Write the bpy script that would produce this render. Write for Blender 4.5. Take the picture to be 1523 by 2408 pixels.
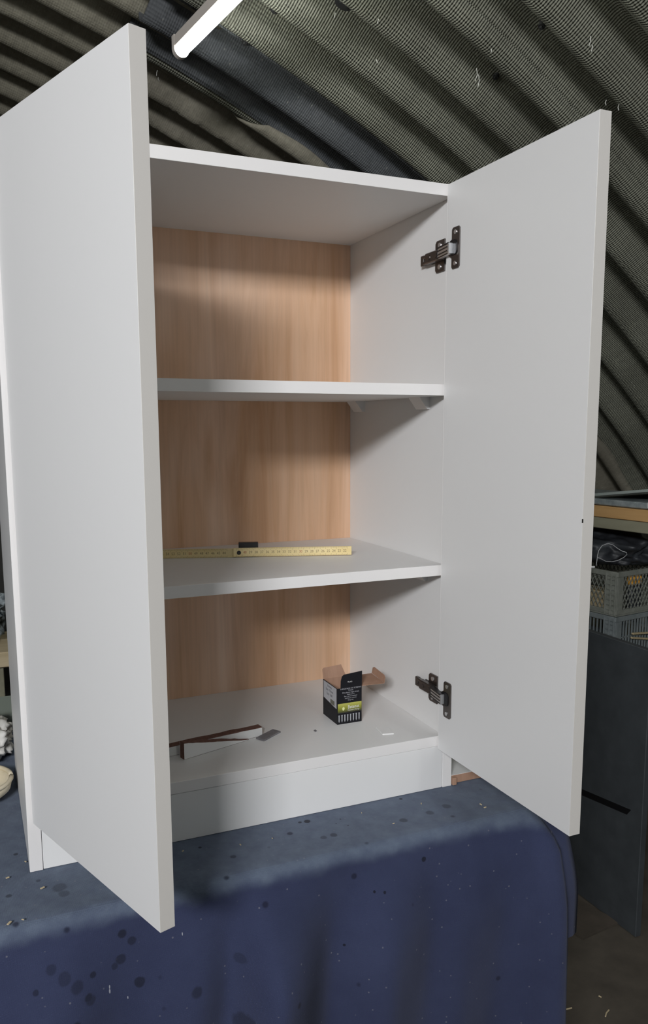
import bpy, bmesh, math, random
from mathutils import Vector, Matrix, noise
random.seed(7)
S = bpy.context.scene
for o in list(bpy.data.objects): bpy.data.objects.remove(o)
COL = S.collection
PI = math.pi

# ------------------------------------------------------------------ camera
cam_d = bpy.data.cameras.new('camera'); cam = bpy.data.objects.new('camera', cam_d); COL.objects.link(cam)
RT = Vector((0.91488327, -0.40371239, -0.0022141)); UP = Vector((0.06066073, 0.13204172, 0.9893863)); FW = Vector((0.39913515, 0.90530729, -0.14529225))
CP = Vector((-0.043941, -1.168465, 0.627657))
M = Matrix.Identity(4)
for i in range(3):
    M[i][0] = RT[i]; M[i][1] = UP[i]; M[i][2] = -FW[i]; M[i][3] = CP[i]
cam.matrix_world = M
cam_d.sensor_fit = 'HORIZONTAL'; cam_d.sensor_width = 36
cam_d.lens = 1921.854 / 1523 * 36
cam_d.shift_x = -17.6 / 1523; cam_d.shift_y = 83.15 / 1523
cam_d.clip_start = 0.02; cam_d.clip_end = 60
S.camera = cam

# ------------------------------------------------------------------ world, daylight, exposure
w = bpy.data.worlds.new('world'); S.world = w; w.use_nodes = True
bg = w.node_tree.nodes['Background']; bg.inputs[0].default_value = (0.80, 0.92, 1.0, 1); bg.inputs[1].default_value = 0.10
def area(name, loc, target, sx, sy, power, col):
    l = bpy.data.lights.new(name, 'AREA'); l.shape = 'RECTANGLE'; l.size = sx; l.size_y = sy; l.energy = power; l.color = col
    o = bpy.data.objects.new(name, l); COL.objects.link(o); o.location = loc
    o.rotation_euler = (Vector(target) - Vector(loc)).to_track_quat('-Z', 'Y').to_euler(); return o
# daylight through the open doorway of the hut, in front of the cabinet and to its left
area('doorway_daylight', (-1.35, -2.75, 1.58), (0.3, 0.2, 0.45), 0.8, 0.30, 92, (0.96, 0.97, 1.0))
TUBE_E = 36.0
S.view_settings.view_transform = 'Standard'
try: S.view_settings.look = 'None'
except Exception: pass
S.view_settings.gamma = 1.0; S.view_settings.use_curve_mapping = False
S.view_settings.exposure = 0.04

# ------------------------------------------------------------------ helpers
def empty(name, loc=(0, 0, 0), rz=0.0):
    o = bpy.data.objects.new(name, None); COL.objects.link(o); o.location = loc; o.rotation_euler = (0, 0, rz); o.empty_display_size = 0.05
    return o
def tag(o, label=None, cat=None, group=None, kind=None):
    if label: o['label'] = label
    if cat: o['category'] = cat
    if group: o['group'] = group
    if kind: o['kind'] = kind
    return o
def obj(name, bm, mat, parent=None, smooth=False):
    bmesh.ops.recalc_face_normals(bm, faces=bm.faces)
    me = bpy.data.meshes.new(name); bm.to_mesh(me); bm.free()
    return link(name, me, mat, parent, smooth)
def link(name, me, mat, parent=None, smooth=False):
    if mat and not me.materials: me.materials.append(mat)
    if smooth: me.polygons.foreach_set('use_smooth', [True] * len(me.polygons))
    o = bpy.data.objects.new(name, me); COL.objects.link(o)
    if parent: o.parent = parent
    return o
def BM(): return bmesh.new()
def box(bm, x0, y0, z0, x1, y1, z1, bev=0.0, mtx=None, seg=1):
    r = bmesh.ops.create_cube(bm, size=1.0); vs = r['verts']
    for v in vs:
        v.co = Vector(((x0 + x1) / 2 + v.co.x * (x1 - x0), (y0 + y1) / 2 + v.co.y * (y1 - y0), (z0 + z1) / 2 + v.co.z * (z1 - z0)))
    if bev > 0:
        es = list({e for v in vs for e in v.link_edges})
        rr = bmesh.ops.bevel(bm, geom=es, offset=bev, segments=seg, affect='EDGES', profile=0.5)
        vs = list({v for f in rr['faces'] for v in f.verts} | {v for v in vs if v.is_valid})
    if mtx is not None:
        for v in vs: v.co = mtx @ v.co
    return vs
def prism(bm, pts, ax, d0, d1):
    """extrude a 2D outline pts along axis ax from d0 to d1"""
    def P(p, d):
        if ax == 'x': return (d, p[0], p[1])
        if ax == 'y': return (p[0], d, p[1])
        return (p[0], p[1], d)
    A = [bm.verts.new(P(p, d0)) for p in pts]; B = [bm.verts.new(P(p, d1)) for p in pts]
    n = len(pts); bm.faces.new(A); bm.faces.new(B[::-1])
    for i in range(n): bm.faces.new((A[i], A[(i + 1) % n], B[(i + 1) % n], B[i]))
    return A + B
def rrect(x0, y0, x1, y1, r, n=4):
    out = []
    for cx, cy, a0 in ((x1 - r, y1 - r, 0), (x0 + r, y1 - r, PI / 2), (x0 + r, y0 + r, PI), (x1 - r, y0 + r, 1.5 * PI)):
        for i in range(n + 1):
            a = a0 + PI / 2 * i / n; out.append((cx + r * math.cos(a), cy + r * math.sin(a)))
    return out
def cyl(bm, p0, p1, r0, r1=None, n=12):
    p0 = Vector(p0); p1 = Vector(p1); d = (p1 - p0); L = d.length; r1 = r0 if r1 is None else r1
    q = d.to_track_quat('Z', 'Y').to_matrix().to_4x4(); q.translation = (p0 + p1) / 2
    return bmesh.ops.create_cone(bm, cap_ends=True, segments=n, radius1=r0, radius2=r1, depth=L, matrix=q)['verts']
def tube(bm, pts, r, n=6):
    pts = [Vector(p) for p in pts]; rings = []
    for i, p in enumerate(pts):
        d = (pts[min(i + 1, len(pts) - 1)] - pts[max(i - 1, 0)]).normalized()
        a = d.cross(Vector((0.3, 0.2, 1))).normalized(); b = d.cross(a)
        rings.append([bm.verts.new(p + r * (math.cos(2 * PI * k / n) * a + math.sin(2 * PI * k / n) * b)) for k in range(n)])
    for A, B in zip(rings, rings[1:]):
        for k in range(n): bm.faces.new((A[k], A[(k + 1) % n], B[(k + 1) % n], B[k]))
    bm.faces.new(rings[0]); bm.faces.new(rings[-1][::-1])
def blob(bm, c, rad, sub=4, amp=0.2, freq=2.0, seed=0, flat=None, sharp=False):
    vs = bmesh.ops.create_icosphere(bm, subdivisions=sub, radius=1.0)['verts']
    for v in vs:
        n = v.co.normalized(); q = n * freq + Vector((seed * 3.1, seed * 1.7, seed))
        d = noise.fractal(q, 1.0, 2.0, 4)
        if sharp: d = abs(noise.noise(q)) * 1.6 - 0.5 + abs(noise.noise(q * 2.3)) * 0.8 - 0.25
        k = 1 + amp * d
        v.co = Vector((c[0] + n.x * rad[0] * k, c[1] + n.y * rad[1] * k, c[2] + n.z * rad[2] * k))
        if flat is not None and v.co.z < flat: v.co.z = flat
    return vs
def lathe(bm, c, prof, n=24):
    rings = [[bm.verts.new((c[0] + r * math.cos(2 * PI * k / n), c[1] + r * math.sin(2 * PI * k / n), c[2] + z)) for k in range(n)] for r, z in prof]
    for A, B in zip(rings, rings[1:]):
        for k in range(n): bm.faces.new((A[k], A[(k + 1) % n], B[(k + 1) % n], B[k]))
    bm.faces.new(rings[0]); bm.faces.new(rings[-1])
def text_mesh(s, size, align='CENTER'):
    c = bpy.data.curves.new('t', 'FONT'); c.body = s; c.size = size; c.align_x = align; c.align_y = 'CENTER'; c.resolution_u = 2
    o = bpy.data.objects.new('t', c); COL.objects.link(o)
    dg = bpy.context.evaluated_depsgraph_get(); dg.update()
    me = bpy.data.meshes.new_from_object(o.evaluated_get(dg)); bpy.data.objects.remove(o); bpy.data.curves.remove(c)
    return me
def add_text(bm, s, size, origin, ex, ey, xs=1.0, align='CENTER'):
    me = text_mesh(s, size, align); ex = Vector(ex); ey = Vector(ey); o = Vector(origin)
    vs = [bm.verts.new(o + ex * v.co.x * xs + ey * v.co.y) for v in me.vertices]
    for p in me.polygons:
        try: bm.faces.new([vs[i] for i in p.vertices])
        except ValueError: pass
    bpy.data.meshes.remove(me)

# ------------------------------------------------------------------ materials
def mat(name, col, rough=0.5, metal=0.0, spec=0.5, sheen=0.0):
    m = bpy.data.materials.new(name); m.use_nodes = True; b = m.node_tree.nodes['Principled BSDF']
    b.inputs['Base Color'].default_value = (*col, 1); b.inputs['Roughness'].default_value = rough; b.inputs['Metallic'].default_value = metal
    b.inputs['Specular IOR Level'].default_value = spec
    if sheen: b.inputs['Sheen Weight'].default_value = sheen
    return m
class NT:
    def __init__(s, m): s.m = m; s.t = m.node_tree; s.b = s.t.nodes['Principled BSDF']
    def n(s, kind, **kw):
        x = s.t.nodes.new(kind)
        for k, v in kw.items():
            if k in x.inputs.keys(): x.inputs[k].default_value = v
            else: setattr(x, k, v)
        return x
    def l(s, a, b): s.t.links.new(a, b)
    def coords(s, which='Object', scale=(1, 1, 1)):
        c = s.n('ShaderNodeTexCoord'); mp = s.n('ShaderNodeMapping'); mp.inputs['Scale'].default_value = scale
        s.l(c.outputs[which], mp.inputs['Vector']); return mp.outputs['Vector']
    def ramp(s, fac, stops):
        r = s.n('ShaderNodeValToRGB'); e = r.color_ramp.elements
        while len(e) < len(stops): e.new(0.5)
        for el, (p, c) in zip(e, stops): el.position = p; el.color = (*c, 1) if len(c) == 3 else c
        s.l(fac, r.inputs['Fac']); return r.outputs['Color']
    def noise(s, vec, scale, detail=4, rough=0.5, dist=0.0):
        x = s.n('ShaderNodeTexNoise'); x.inputs['Scale'].default_value = scale; x.inputs['Detail'].default_value = detail; x.inputs['Roughness'].default_value = rough; x.inputs['Distortion'].default_value = dist
        s.l(vec, x.inputs['Vector']); return x.outputs['Fac']
    def mix(s, fac, a, b, mode='MIX'):
        x = s.n('ShaderNodeMixRGB'); x.blend_type = mode
        for i, v in ((0, fac), (1, a), (2, b)):
            if hasattr(v, 'is_linked') or hasattr(v, 'links'): s.l(v, x.inputs[i])
            elif isinstance(v, (int, float)): x.inputs[i].default_value = v
            else: x.inputs[i].default_value = (*v, 1)
        return x.outputs['Color']
    def math(s, op, a, b=None, c=None):
        x = s.n('ShaderNodeMath'); x.operation = op
        for i, v in enumerate((a, b, c)):
            if v is None: continue
            if isinstance(v, (int, float)): x.inputs[i].default_value = v
            else: s.l(v, x.inputs[i])
        return x.outputs[0]
    def bump(s, h, strength=0.3, dist=0.002):
        x = s.n('ShaderNodeBump'); x.inputs['Strength'].default_value = strength; x.inputs['Distance'].default_value = dist
        s.l(h, x.inputs['Height']); s.l(x.outputs['Normal'], s.b.inputs['Normal'])
    def color(s, c): s.l(c, s.b.inputs['Base Color'])

def noisy(name, c1, c2, scale=20, rough=0.6, stretch=(1, 1, 1), bump=0.0, metal=0.0, spec=0.5, which='Object', detail=5):
    m = mat(name, c1, rough, metal, spec); t = NT(m); v = t.coords(which, stretch); f = t.noise(v, scale, detail, 0.6)
    t.color(t.ramp(f, [(0.3, c1), (0.7, c2)]))
    if bump: t.bump(f, bump)
    return m
WHITE = mat('white_melamine', (0.78, 0.775, 0.765), 0.42, spec=0.35)
_t = NT(WHITE); _t.bump(_t.noise(_t.coords('Object'), 900, 2), 0.04, 0.0005)
EDGE = mat('white_edge_band', (0.80, 0.78, 0.765), 0.42, spec=0.35)
DEDGE = mat('door_edge_band', (0.60, 0.575, 0.54), 0.42, spec=0.35)
HMET = mat('hinge_dark_nickel', (0.15, 0.135, 0.128), 0.32, 0.9)
HDARK = mat('hinge_cup_dark', (0.03, 0.03, 0.032), 0.35, 0.6)
CHROME = mat('hinge_link_chrome', (0.70, 0.71, 0.72), 0.35, 0.9)
# plywood
PLY = mat('plywood', (0.6, 0.4, 0.27), 0.5, spec=0.3); _t = NT(PLY)
_v = _t.coords('Object', (1, 1, 0.10)); _d = _t.noise(_t.coords('Object', (1, 1, 0.25)), 5, 3, 0.5, 0.8)
_f1 = _t.noise(_v, 14, 5, 0.55, 1.6); _f2 = _t.noise(_t.coords('Object', (1, 1, 0.03)), 170, 3)
_base = _t.ramp(_f1, [(0.28, (0.60, 0.355, 0.215)), (0.5, (0.80, 0.54, 0.375)), (0.72, (0.88, 0.64, 0.475))])
_base = _t.mix(0.4, _base, _t.ramp(_d, [(0.38, (0.58, 0.32, 0.155)), (0.62, (0.88, 0.67, 0.53))]))
_base = _t.mix(0.14, _base, _t.ramp(_f2, [(0.35, (0.55, 0.55, 0.55)), (0.6, (1, 1, 1))]), 'MULTIPLY')
_sp = _t.n('ShaderNodeTexVoronoi'); _sp.inputs['Scale'].default_value = 11; _t.l(_t.coords('Object', (1, 1, 0.55)), _sp.inputs['Vector'])
_base = _t.mix(_t.ramp(_sp.outputs['Distance'], [(0.018, (0.75, 0.75, 0.75)), (0.04, (0, 0, 0))]), _base, (0.16, 0.07, 0.04))
_t.color(_base); _t.bump(_f2, 0.05, 0.001)
CHIP = noisy('raw_chipboard_edge', (0.10, 0.045, 0.032), (0.20, 0.10, 0.075), 260, 0.85, bump=0.4)
CARD = noisy('brown_card', (0.33, 0.19, 0.125), (0.42, 0.255, 0.175), 60, 0.8, stretch=(1, 1, 0.15))
BLACKPRINT = mat('black_printed_card', (0.008, 0.008, 0.011), 0.5, spec=0.25)
GREYPRINT = mat('grey_printed_label', (0.45, 0.45, 0.47), 0.4)
INKW = mat('white_ink', (0.75, 0.75, 0.75), 0.5); INKD = mat('dark_ink', (0.05, 0.05, 0.06), 0.5); INKB = mat('brown_ink', (0.26, 0.18, 0.09), 0.5); INKR = mat('red_ink', (0.45, 0.10, 0.05), 0.5)
INKS = mat('silver_ink', (0.36, 0.37, 0.39), 0.4); INKG = mat('lime_ink', (0.72, 0.74, 0.35), 0.4)
INKT = mat('grey_text_ink', (0.45, 0.45, 0.48), 0.5)
# lime band that fades to black downwards (printed gradient)
BAND = mat('lime_printed_band', (0.5, 0.5, 0.1), 0.4); _t = NT(BAND); _s = _t.n('ShaderNodeSeparateXYZ'); _t.l(_t.coords('Object'), _s.inputs[0])
_t.color(_t.ramp(_t.math('MULTIPLY', _s.outputs['Z'], 10.0), [(0.205, (0.012, 0.012, 0.016)), (0.30, (0.26, 0.27, 0.03)), (0.42, (0.56, 0.54, 0.14))]))
RULE = noisy('yellow_lacquered_wood', (0.74, 0.58, 0.26), (0.83, 0.69, 0.38), 50, 0.4, stretch=(0.2, 0.2, 1))
BLK = mat('black_plastic', (0.012, 0.010, 0.010), 0.45)
SCRAPG = noisy('grey_scrap', (0.16, 0.15, 0.16), (0.22, 0.21, 0.22), 90, 0.7)
# blue cloth: woven, dusty, top painted lighter where light falls, with drips and paint spots of its own
CLOTH = mat('blue_canvas', (0.03, 0.035, 0.09), 0.85, spec=0.15, sheen=0.08); _t = NT(CLOTH)
CLOTH.node_tree.nodes['Principled BSDF'].inputs['Sheen Roughness'].default_value = 0.5
_o = _t.coords('Object'); _n1 = _t.noise(_o, 5, 5, 0.6); _n2 = _t.noise(_o, 38, 4, 0.65)
_c = _t.ramp(_n1, [(0.3, (0.030, 0.037, 0.082)), (0.7, (0.044, 0.054, 0.112))])
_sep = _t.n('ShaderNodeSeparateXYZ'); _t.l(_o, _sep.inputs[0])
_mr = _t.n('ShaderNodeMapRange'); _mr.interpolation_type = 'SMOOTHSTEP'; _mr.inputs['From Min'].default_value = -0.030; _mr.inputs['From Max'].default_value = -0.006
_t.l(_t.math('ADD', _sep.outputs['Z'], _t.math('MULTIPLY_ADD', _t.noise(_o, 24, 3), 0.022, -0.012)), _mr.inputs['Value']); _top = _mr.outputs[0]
_dust_light = _t.math('MULTIPLY', _t.math('MULTIPLY_ADD', _n2, 0.9, 0.25), _t.math('MULTIPLY', _top, 0.85))
_c = _t.mix(_dust_light, _c, (0.155, 0.195, 0.255))  # dust tone that also paints in the light on the cloth top
_v1 = _t.n('ShaderNodeTexVoronoi'); _v1.inputs['Scale'].default_value = 17; _t.l(_o, _v1.inputs['Vector'])
_v2 = _t.n('ShaderNodeTexVoronoi'); _v2.inputs['Scale'].default_value = 55; _t.l(_o, _v2.inputs['Vector'])
_c = _t.mix(_t.ramp(_v1.outputs['Distance'], [(0.06, (0.75,) * 3), (0.10, (0, 0, 0))]), _c, (0.012, 0.013, 0.03))
_c = _t.mix(_t.ramp(_v2.outputs['Distance'], [(0.05, (0.5,) * 3), (0.09, (0, 0, 0))]), _c, (0.22, 0.22, 0.25))
STAINS = []   # filled in below: (x, y, z, radius, strength)
CLOTH_T, CLOTH_C = _t, _c
# roof
def roof_mat(name, c1, c2, weave, sp):
    m = mat(name, c1, 0.85, spec=0.25); t = NT(m); uv = t.coords('UV')
    s = t.n('ShaderNodeSeparateXYZ'); t.l(uv, s.inputs[0])
    k = 2 * PI / 0.0100
    wv = t.math('MULTIPLY', t.math('SINE', t.math('MULTIPLY', t.math('ADD', s.outputs['X'], s.outputs['Y']), k * 0.75)), t.math('SINE', t.math('MULTIPLY', t.math('SUBTRACT', s.outputs['X'], s.outputs['Y']), k * 0.75)))
    big = t.noise(uv, 3.0, 6, 0.65); fine = t.noise(uv, 60, 5, 0.7)
    c = t.ramp(big, [(0.3, c1), (0.7, c2)])
    c = t.mix(0.55, c, t.ramp(fine, [(0.3, (0.5, 0.5, 0.5)), (0.7, (1.0, 1.0, 1.0))]), 'MULTIPLY')
    vo = t.n('ShaderNodeTexVoronoi'); vo.inputs['Scale'].default_value = 42; t.l(uv, vo.inputs['Vector'])
    c = t.mix(t.ramp(vo.outputs['Distance'], [(0.05, (sp,) * 3), (0.12, (0, 0, 0))]), c, (0.45, 0.45, 0.40))
    t.color(c)
    h = t.math('ADD', t.math('MULTIPLY', wv, 0.5 * weave), t.math('MULTIPLY', fine, 0.45))
    t.bump(h, 1.0, 0.0045); return m
ROOF_W = roof_mat('asbestos_sheet_woven', (0.17, 0.17, 0.135), (0.31, 0.315, 0.25), 1.0, 0.35)
ROOF_D = roof_mat('asbestos_sheet_dark', (0.085, 0.092, 0.100), (0.15, 0.158, 0.163), 0.35, 0.35)
ROOF_B = roof_mat('asbestos_sheet_brown', (0.20, 0.185, 0.145), (0.36, 0.335, 0.265), 0.12, 0.3)
ROOF_L = roof_mat('asbestos_sheet_brown_lit', (0.24, 0.225, 0.17), (0.45, 0.425, 0.33), 0.15, 0.3)  # brown sheet made paler: stronger light on the left roof put into the colour
CONC = noisy('dirty_concrete', (0.055, 0.045, 0.035), (0.095, 0.080, 0.062), 9, 0.9, bump=0.3)
WALLM = noisy('dark_boarding', (0.035, 0.035, 0.033), (0.06, 0.058, 0.052), 6, 0.85)
BOARD = noisy('charcoal_board', (0.036, 0.041, 0.046), (0.055, 0.062, 0.068), 14, 0.65)
SLOT = mat('black_slot', (0.004, 0.004, 0.005), 0.5)
BEAM = noisy('weathered_timber', (0.20, 0.19, 0.13), (0.29, 0.28, 0.20), 30, 0.8, stretch=(1, 0.12, 1))
TAN = noisy('orange_timber', (0.47, 0.27, 0.105), (0.58, 0.36, 0.16), 40, 0.6, stretch=(1, 0.1, 1))
SILV = noisy('foil_wrap', (0.20, 0.24, 0.25), (0.42, 0.46, 0.47), 35, 0.35, metal=0.3, bump=0.5)
PANEL = mat('grey_green_panel', (0.30, 0.34, 0.32), 0.5)
CRATE = noisy('olive_grey_plastic', (0.17, 0.18, 0.155), (0.25, 0.26, 0.23), 40, 0.5)
CRATE2 = noisy('steel_grey_plastic', (0.15, 0.175, 0.18), (0.22, 0.245, 0.25), 40, 0.5)
BAG = noisy('black_bag_plastic', (0.018, 0.020, 0.024), (0.040, 0.045, 0.052), 14, 0.5, bump=0.35)
TANBLK = noisy('tan_block', (0.36, 0.28, 0.16), (0.48, 0.39, 0.24), 60, 0.8)
AMBER = mat('amber_plastic', (0.75, 0.36, 0.05), 0.3)
WIRE = mat('pale_wire', (0.55, 0.56, 0.58), 0.35, 0.2)
RAG = noisy('white_rag', (0.62, 0.60, 0.55), (0.80, 0.79, 0.76), 30, 0.9, bump=0.4)
FELT = noisy('cream_felt', (0.62, 0.53, 0.36), (0.76, 0.68, 0.52), 25, 0.9, bump=0.2)
TRAY = mat('grey_green_tub', (0.28, 0.32, 0.28), 0.3)
SPECK = noisy('speckled_sack', (0.02, 0.03, 0.04), (0.55, 0.62, 0.65), 55, 0.5, detail=2)
TIMB = noisy('pale_timber', (0.45, 0.36, 0.22), (0.60, 0.50, 0.33), 30, 0.8, stretch=(0.1, 1, 1))
LAMPB = mat('lamp_housing', (0.72, 0.66, 0.60), 0.4)
LAMPE = mat('lamp_diffuser', (0.9, 0.9, 0.9), 0.4)
_b = LAMPE.node_tree.nodes['Principled BSDF']; _b.inputs['Emission Color'].default_value = (0.97, 1.0, 0.95, 1); _b.inputs['Emission Strength'].default_value = TUBE_E
GALV = mat('dark_bolt', (0.02, 0.02, 0.02), 0.6)
WEB = mat('pale_cobweb', (0.5, 0.5, 0.46), 0.9)

# ------------------------------------------------------------------ the hut: arched roof of corrugated sheets, floor, end walls
PHI = -0.147
AV = Vector((math.sin(PHI), math.cos(PHI), 0)); BV = Vector((math.cos(PHI), -math.sin(PHI), 0))   # along the hut / across it
K = 2.3                                     # size of the arch (corrugation pitch about 175 mm)
RC_B, RC_Z, RAD = -0.2146 + K * (-0.5 + 0.2146), 0.62766 + K * (-1.111 - 0.62766), 2.304 * K
ZF = -0.78
AA = lambda a: -1.149 + K * (a + 1.149)
PITCH = 0.0765 * K; AMP = 0.036; A0 = AA(-0.3135) - 0.0137; RM = RAD + 0.032
def roofpt(a, th, off=0.0, ph=0.0, amp=1.0):
    r = RM + off - AMP * amp * math.cos(2 * PI * (a - A0 - ph) / PITCH)
    b = RC_B + r * math.sin(th); z = RC_Z + r * math.cos(th)
    return AV * a + BV * b + Vector((0, 0, z))
ceiling = tag(empty('ceiling'), kind='structure')
def sheet(a0, a1, t0, t1, m, off=0.0, nth=24, near=None, sag=0.0, ph=0.0, amp=1.0):
    na = int(round((a1 - a0) / PITCH * 12)); me = bpy.data.meshes.new('roof_sheet'); vs = []; uvs = []; fs = []
    for j in range(nth + 1):
        th = t0 + (t1 - t0) * j / nth
        for i in range(na + 1):
            lo = a0 + (near(th) if near else 0.0)
            a = lo + (a1 - lo) * i / na
            p = roofpt(a, th, off + sag * (j / nth), ph, amp); vs.append(p); uvs.append((a, th * RAD))
    W = na + 1
    for j in range(nth):
        for i in range(na): fs.append((j * W + i, j * W + i + 1, (j + 1) * W + i + 1, (j + 1) * W + i))
    me.from_pydata(vs, [], fs); ul = me.uv_layers.new(name='UVMap')
    for lp in me.loops: ul.data[lp.index].uv = uvs[lp.vertex_index]
    o = link('roof_sheet', me, m, ceiling, True)
    sd = o.modifiers.new('thick', 'SOLIDIFY'); sd.thickness = 0.006; sd.offset = 0
    return o
TJ = 0.289
def torn(th):     # ragged near edge of the far brown sheet
    if th < 0.345: return 0.10 + 0.02 * math.sin(th * 190)
    if th < 0.372: return 0.10 - 0.12 * (th - 0.345) / 0.027 + 0.006 * math.sin(th * 700)
    return -0.02 + 0.004 * math.sin(th * 90)
SW = 0.38 * K; LP0 = AA(-0.476)
LAPS = [LP0 + SW * i for i in range(-4, 4)]
for k in range(2, len(LAPS) + 1):
    a0, a1 = LAPS[k - 2], LAPS[k - 1]; dd = 0.008 * (k % 2)
    main = ROOF_W if k < 7 else ROOF_B
    # crown and left haunch
    sheet(a0 - 0.16, a1 + 0.16, -0.42, TJ + 0.03, ROOF_W if k < 6 else ROOF_L, off=0.020 + dd, nth=18, ph=0.066, amp=0.75)
    sheet(a0 - 0.16, a1 + 0.16, -1.10, -0.38, ROOF_L, off=0.036 + dd, nth=16, ph=0.066, amp=0.75)
    # right haunch, down to the floor
    if k == 6: sheet(a0 - 0.03, a1 + 0.17, TJ, 1.10, ROOF_W, off=0.0, nth=40)
    elif k == 7:
        sheet(a1 - SW + 0.0, a1 + 0.17, TJ, 1.10, ROOF_B, off=-0.012, nth=160, near=torn)
        sheet(a0 - 0.05, a1 + 0.17, TJ + .002, 1.10, ROOF_D, off=0.016, nth=40)
    else: sheet(a0 - 0.17, a1 + 0.17, TJ, 1.10, main, off=0.003 + dd, nth=40)
# dark, smooth replacement strip spliced under the woven sheet behind the lamp
sheet(AA(-0.232), AA(-0.10), TJ - 0.004, 0.62, ROOF_D, off=-0.008, nth=30)
# fixing bolts with washers through the sheets; the largest black disc stands for a hole
def roof_at(px, py):   # where the line of sight through a photo pixel meets the roof (building aid only)
    d = FW + (px - 779.1) / 1921.854 * RT - (py - 1287.15) / 1921.854 * UP
    ob = CP.dot(BV) - RC_B; oz = CP.z - RC_Z; db = d.dot(BV); dz = d.z
    A = db * db + dz * dz; B = ob * db + oz * dz; Cc = ob * ob + oz * oz - RAD * RAD
    t = (-B + math.sqrt(B * B - A * Cc)) / A; return CP + d * t
for px, py, r in ((805, 22, 0.030), (578, 97, 0.014), (642, 35, 0.014), (1148, 225, 0.010), (1265, 85, 0.010)):
    p = roof_at(px, py); axp = BV * RC_B + AV * p.dot(AV) + Vector((0, 0, RC_Z)); rad = (p - axp).normalized()
    p = axp + rad * (RM - AMP * math.cos(2 * PI * (p.dot(AV) - A0) / PITCH))
    bm = BM(); cyl(bm, p + rad * 0.015, p - rad * 0.008, r, r * 0.8, 14); cyl(bm, p - rad * 0.006, p - rad * 0.013, r * 0.45, r * 0.4, 6)
    obj('roof_bolt_and_hole', bm, GALV, ceiling)
bm = BM()
for px, py, L in ((788, 30, .012), (1388, 85, .02), (1392, 105, .014), (1425, 235, .012), (1455, 245, .014), (370, 165, .016), (372, 182, .01), (890, 45, .010), (885, 140, .008), (1155, 115, .008), (1120, 160, .03), (1125, 175, .03)):
    p = roof_at(px, py); p = p + (CP - p).normalized() * 0.045
    tube(bm, [p, p + Vector((random.uniform(-.003, .003), 0, -L * .5)), p + Vector((random.uniform(-.004, .004), 0, -L))], 0.0009, 4)
tag(obj('cobwebs', bm, WEB, ceiling), kind='stuff')

bm = BM()
P = [AV * a + BV * b for a, b in ((-4.3, -4.6), (-4.3, 3.2), (3.1, 3.2), (3.1, -4.6))]
vb = [bm.verts.new((p.x, p.y, ZF - 0.1)) for p in P]; vt = [bm.verts.new((p.x, p.y, ZF)) for p in P]
bm.faces.new(vb); bm.faces.new(vt)
for i in range(4): bm.faces.new((vb[i], vb[(i + 1) % 4], vt[(i + 1) % 4], vt[i]))
tag(obj('floor', bm, CONC), kind='structure')
def endwall(name, a, thick, holes=None):
    bm = BM(); pts = []
    for i in range(41):
        th = -1.118 + 2.236 * i / 40; pts.append((RC_B + (RM - 0.035) * math.sin(th), RC_Z + (RM - 0.035) * math.cos(th)))
    A = [bm.verts.new(AV * a + BV * b + Vector((0, 0, z))) for b, z in pts]; B = [bm.verts.new(AV * (a + thick) + BV * b + Vector((0, 0, z))) for b, z in pts]
    bm.faces.new(A); bm.faces.new(B[::-1])
    for i in range(len(A)): j = (i + 1) % len(A); bm.faces.new((A[i], A[j], B[j], B[i]))
    return tag(obj(name, bm, WALLM), kind='structure')
endwall('wall_back', 2.9, 0.08)

# fluorescent batten lamps hanging under the sheets
def lamp(end, length, label):
    p = Vector(end) - AV * (length / 2)
    root = empty('batten_lamp', p, -PHI)
    tag(root, label, 'lamp', None)
    h = length / 2; w_ = 1.0
    bm = BM(); prism(bm, [(x * w_, z * w_) for x, z in rrect(-0.020, -0.004, 0.020, 0.026, 0.005, 3)], 'y', -h, h); obj('housing', bm, LAMPB, root)
    bm = BM(); prism(bm, [(0.018 * w_ * math.cos(PI + PI * i / 12), w_ * (-0.004 + 0.020 * math.sin(PI + PI * i / 12))) for i in range(13)], 'y', -h + 0.008, h - 0.008); obj('diffuser', bm, LAMPE, root)
    for s in (-1, 1):
        bm = BM(); prism(bm, [(w_ * x, w_ * z) for x, z in [(0.0205, 0.0265), (-0.0205, 0.0265)] + [(0.0205 * math.cos(PI + PI * i / 12), -0.004 + 0.022 * math.sin(PI + PI * i / 12)) for i in range(13)]], 'y', s * h - 0.008, s * h + 0.008)
        obj('end_cap', bm, LAMPB, root)
    for y in (-h * 0.7, h * 0.7):
        bm = BM(); cyl(bm, (0, y, 0.03), (0, y, 0.075), 0.006); obj('bracket', bm, GALV, root)
    return root
def under_roof(a, b, drop=0.10): return AV * a + BV * b + Vector((0, 0, RC_Z + math.sqrt((RAD - 0.0) ** 2 - (b - RC_B) ** 2) - drop))
LE = CP + (FW + (424 - 779.1) / 1921.854 * RT - (113 - 1287.15) / 1921.854 * UP) * 2.13
lamp(LE, 1.2, 'lit white batten lamp hanging under the corrugated roof above the cabinet')
lamp(under_roof(-1.6, -1.6), 1.2, 'lit batten lamp hanging left of and before the cabinet')
lamp(under_roof(-1.6, 0.55), 1.2, 'lit batten lamp hanging right of and before the cabinet')

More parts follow.
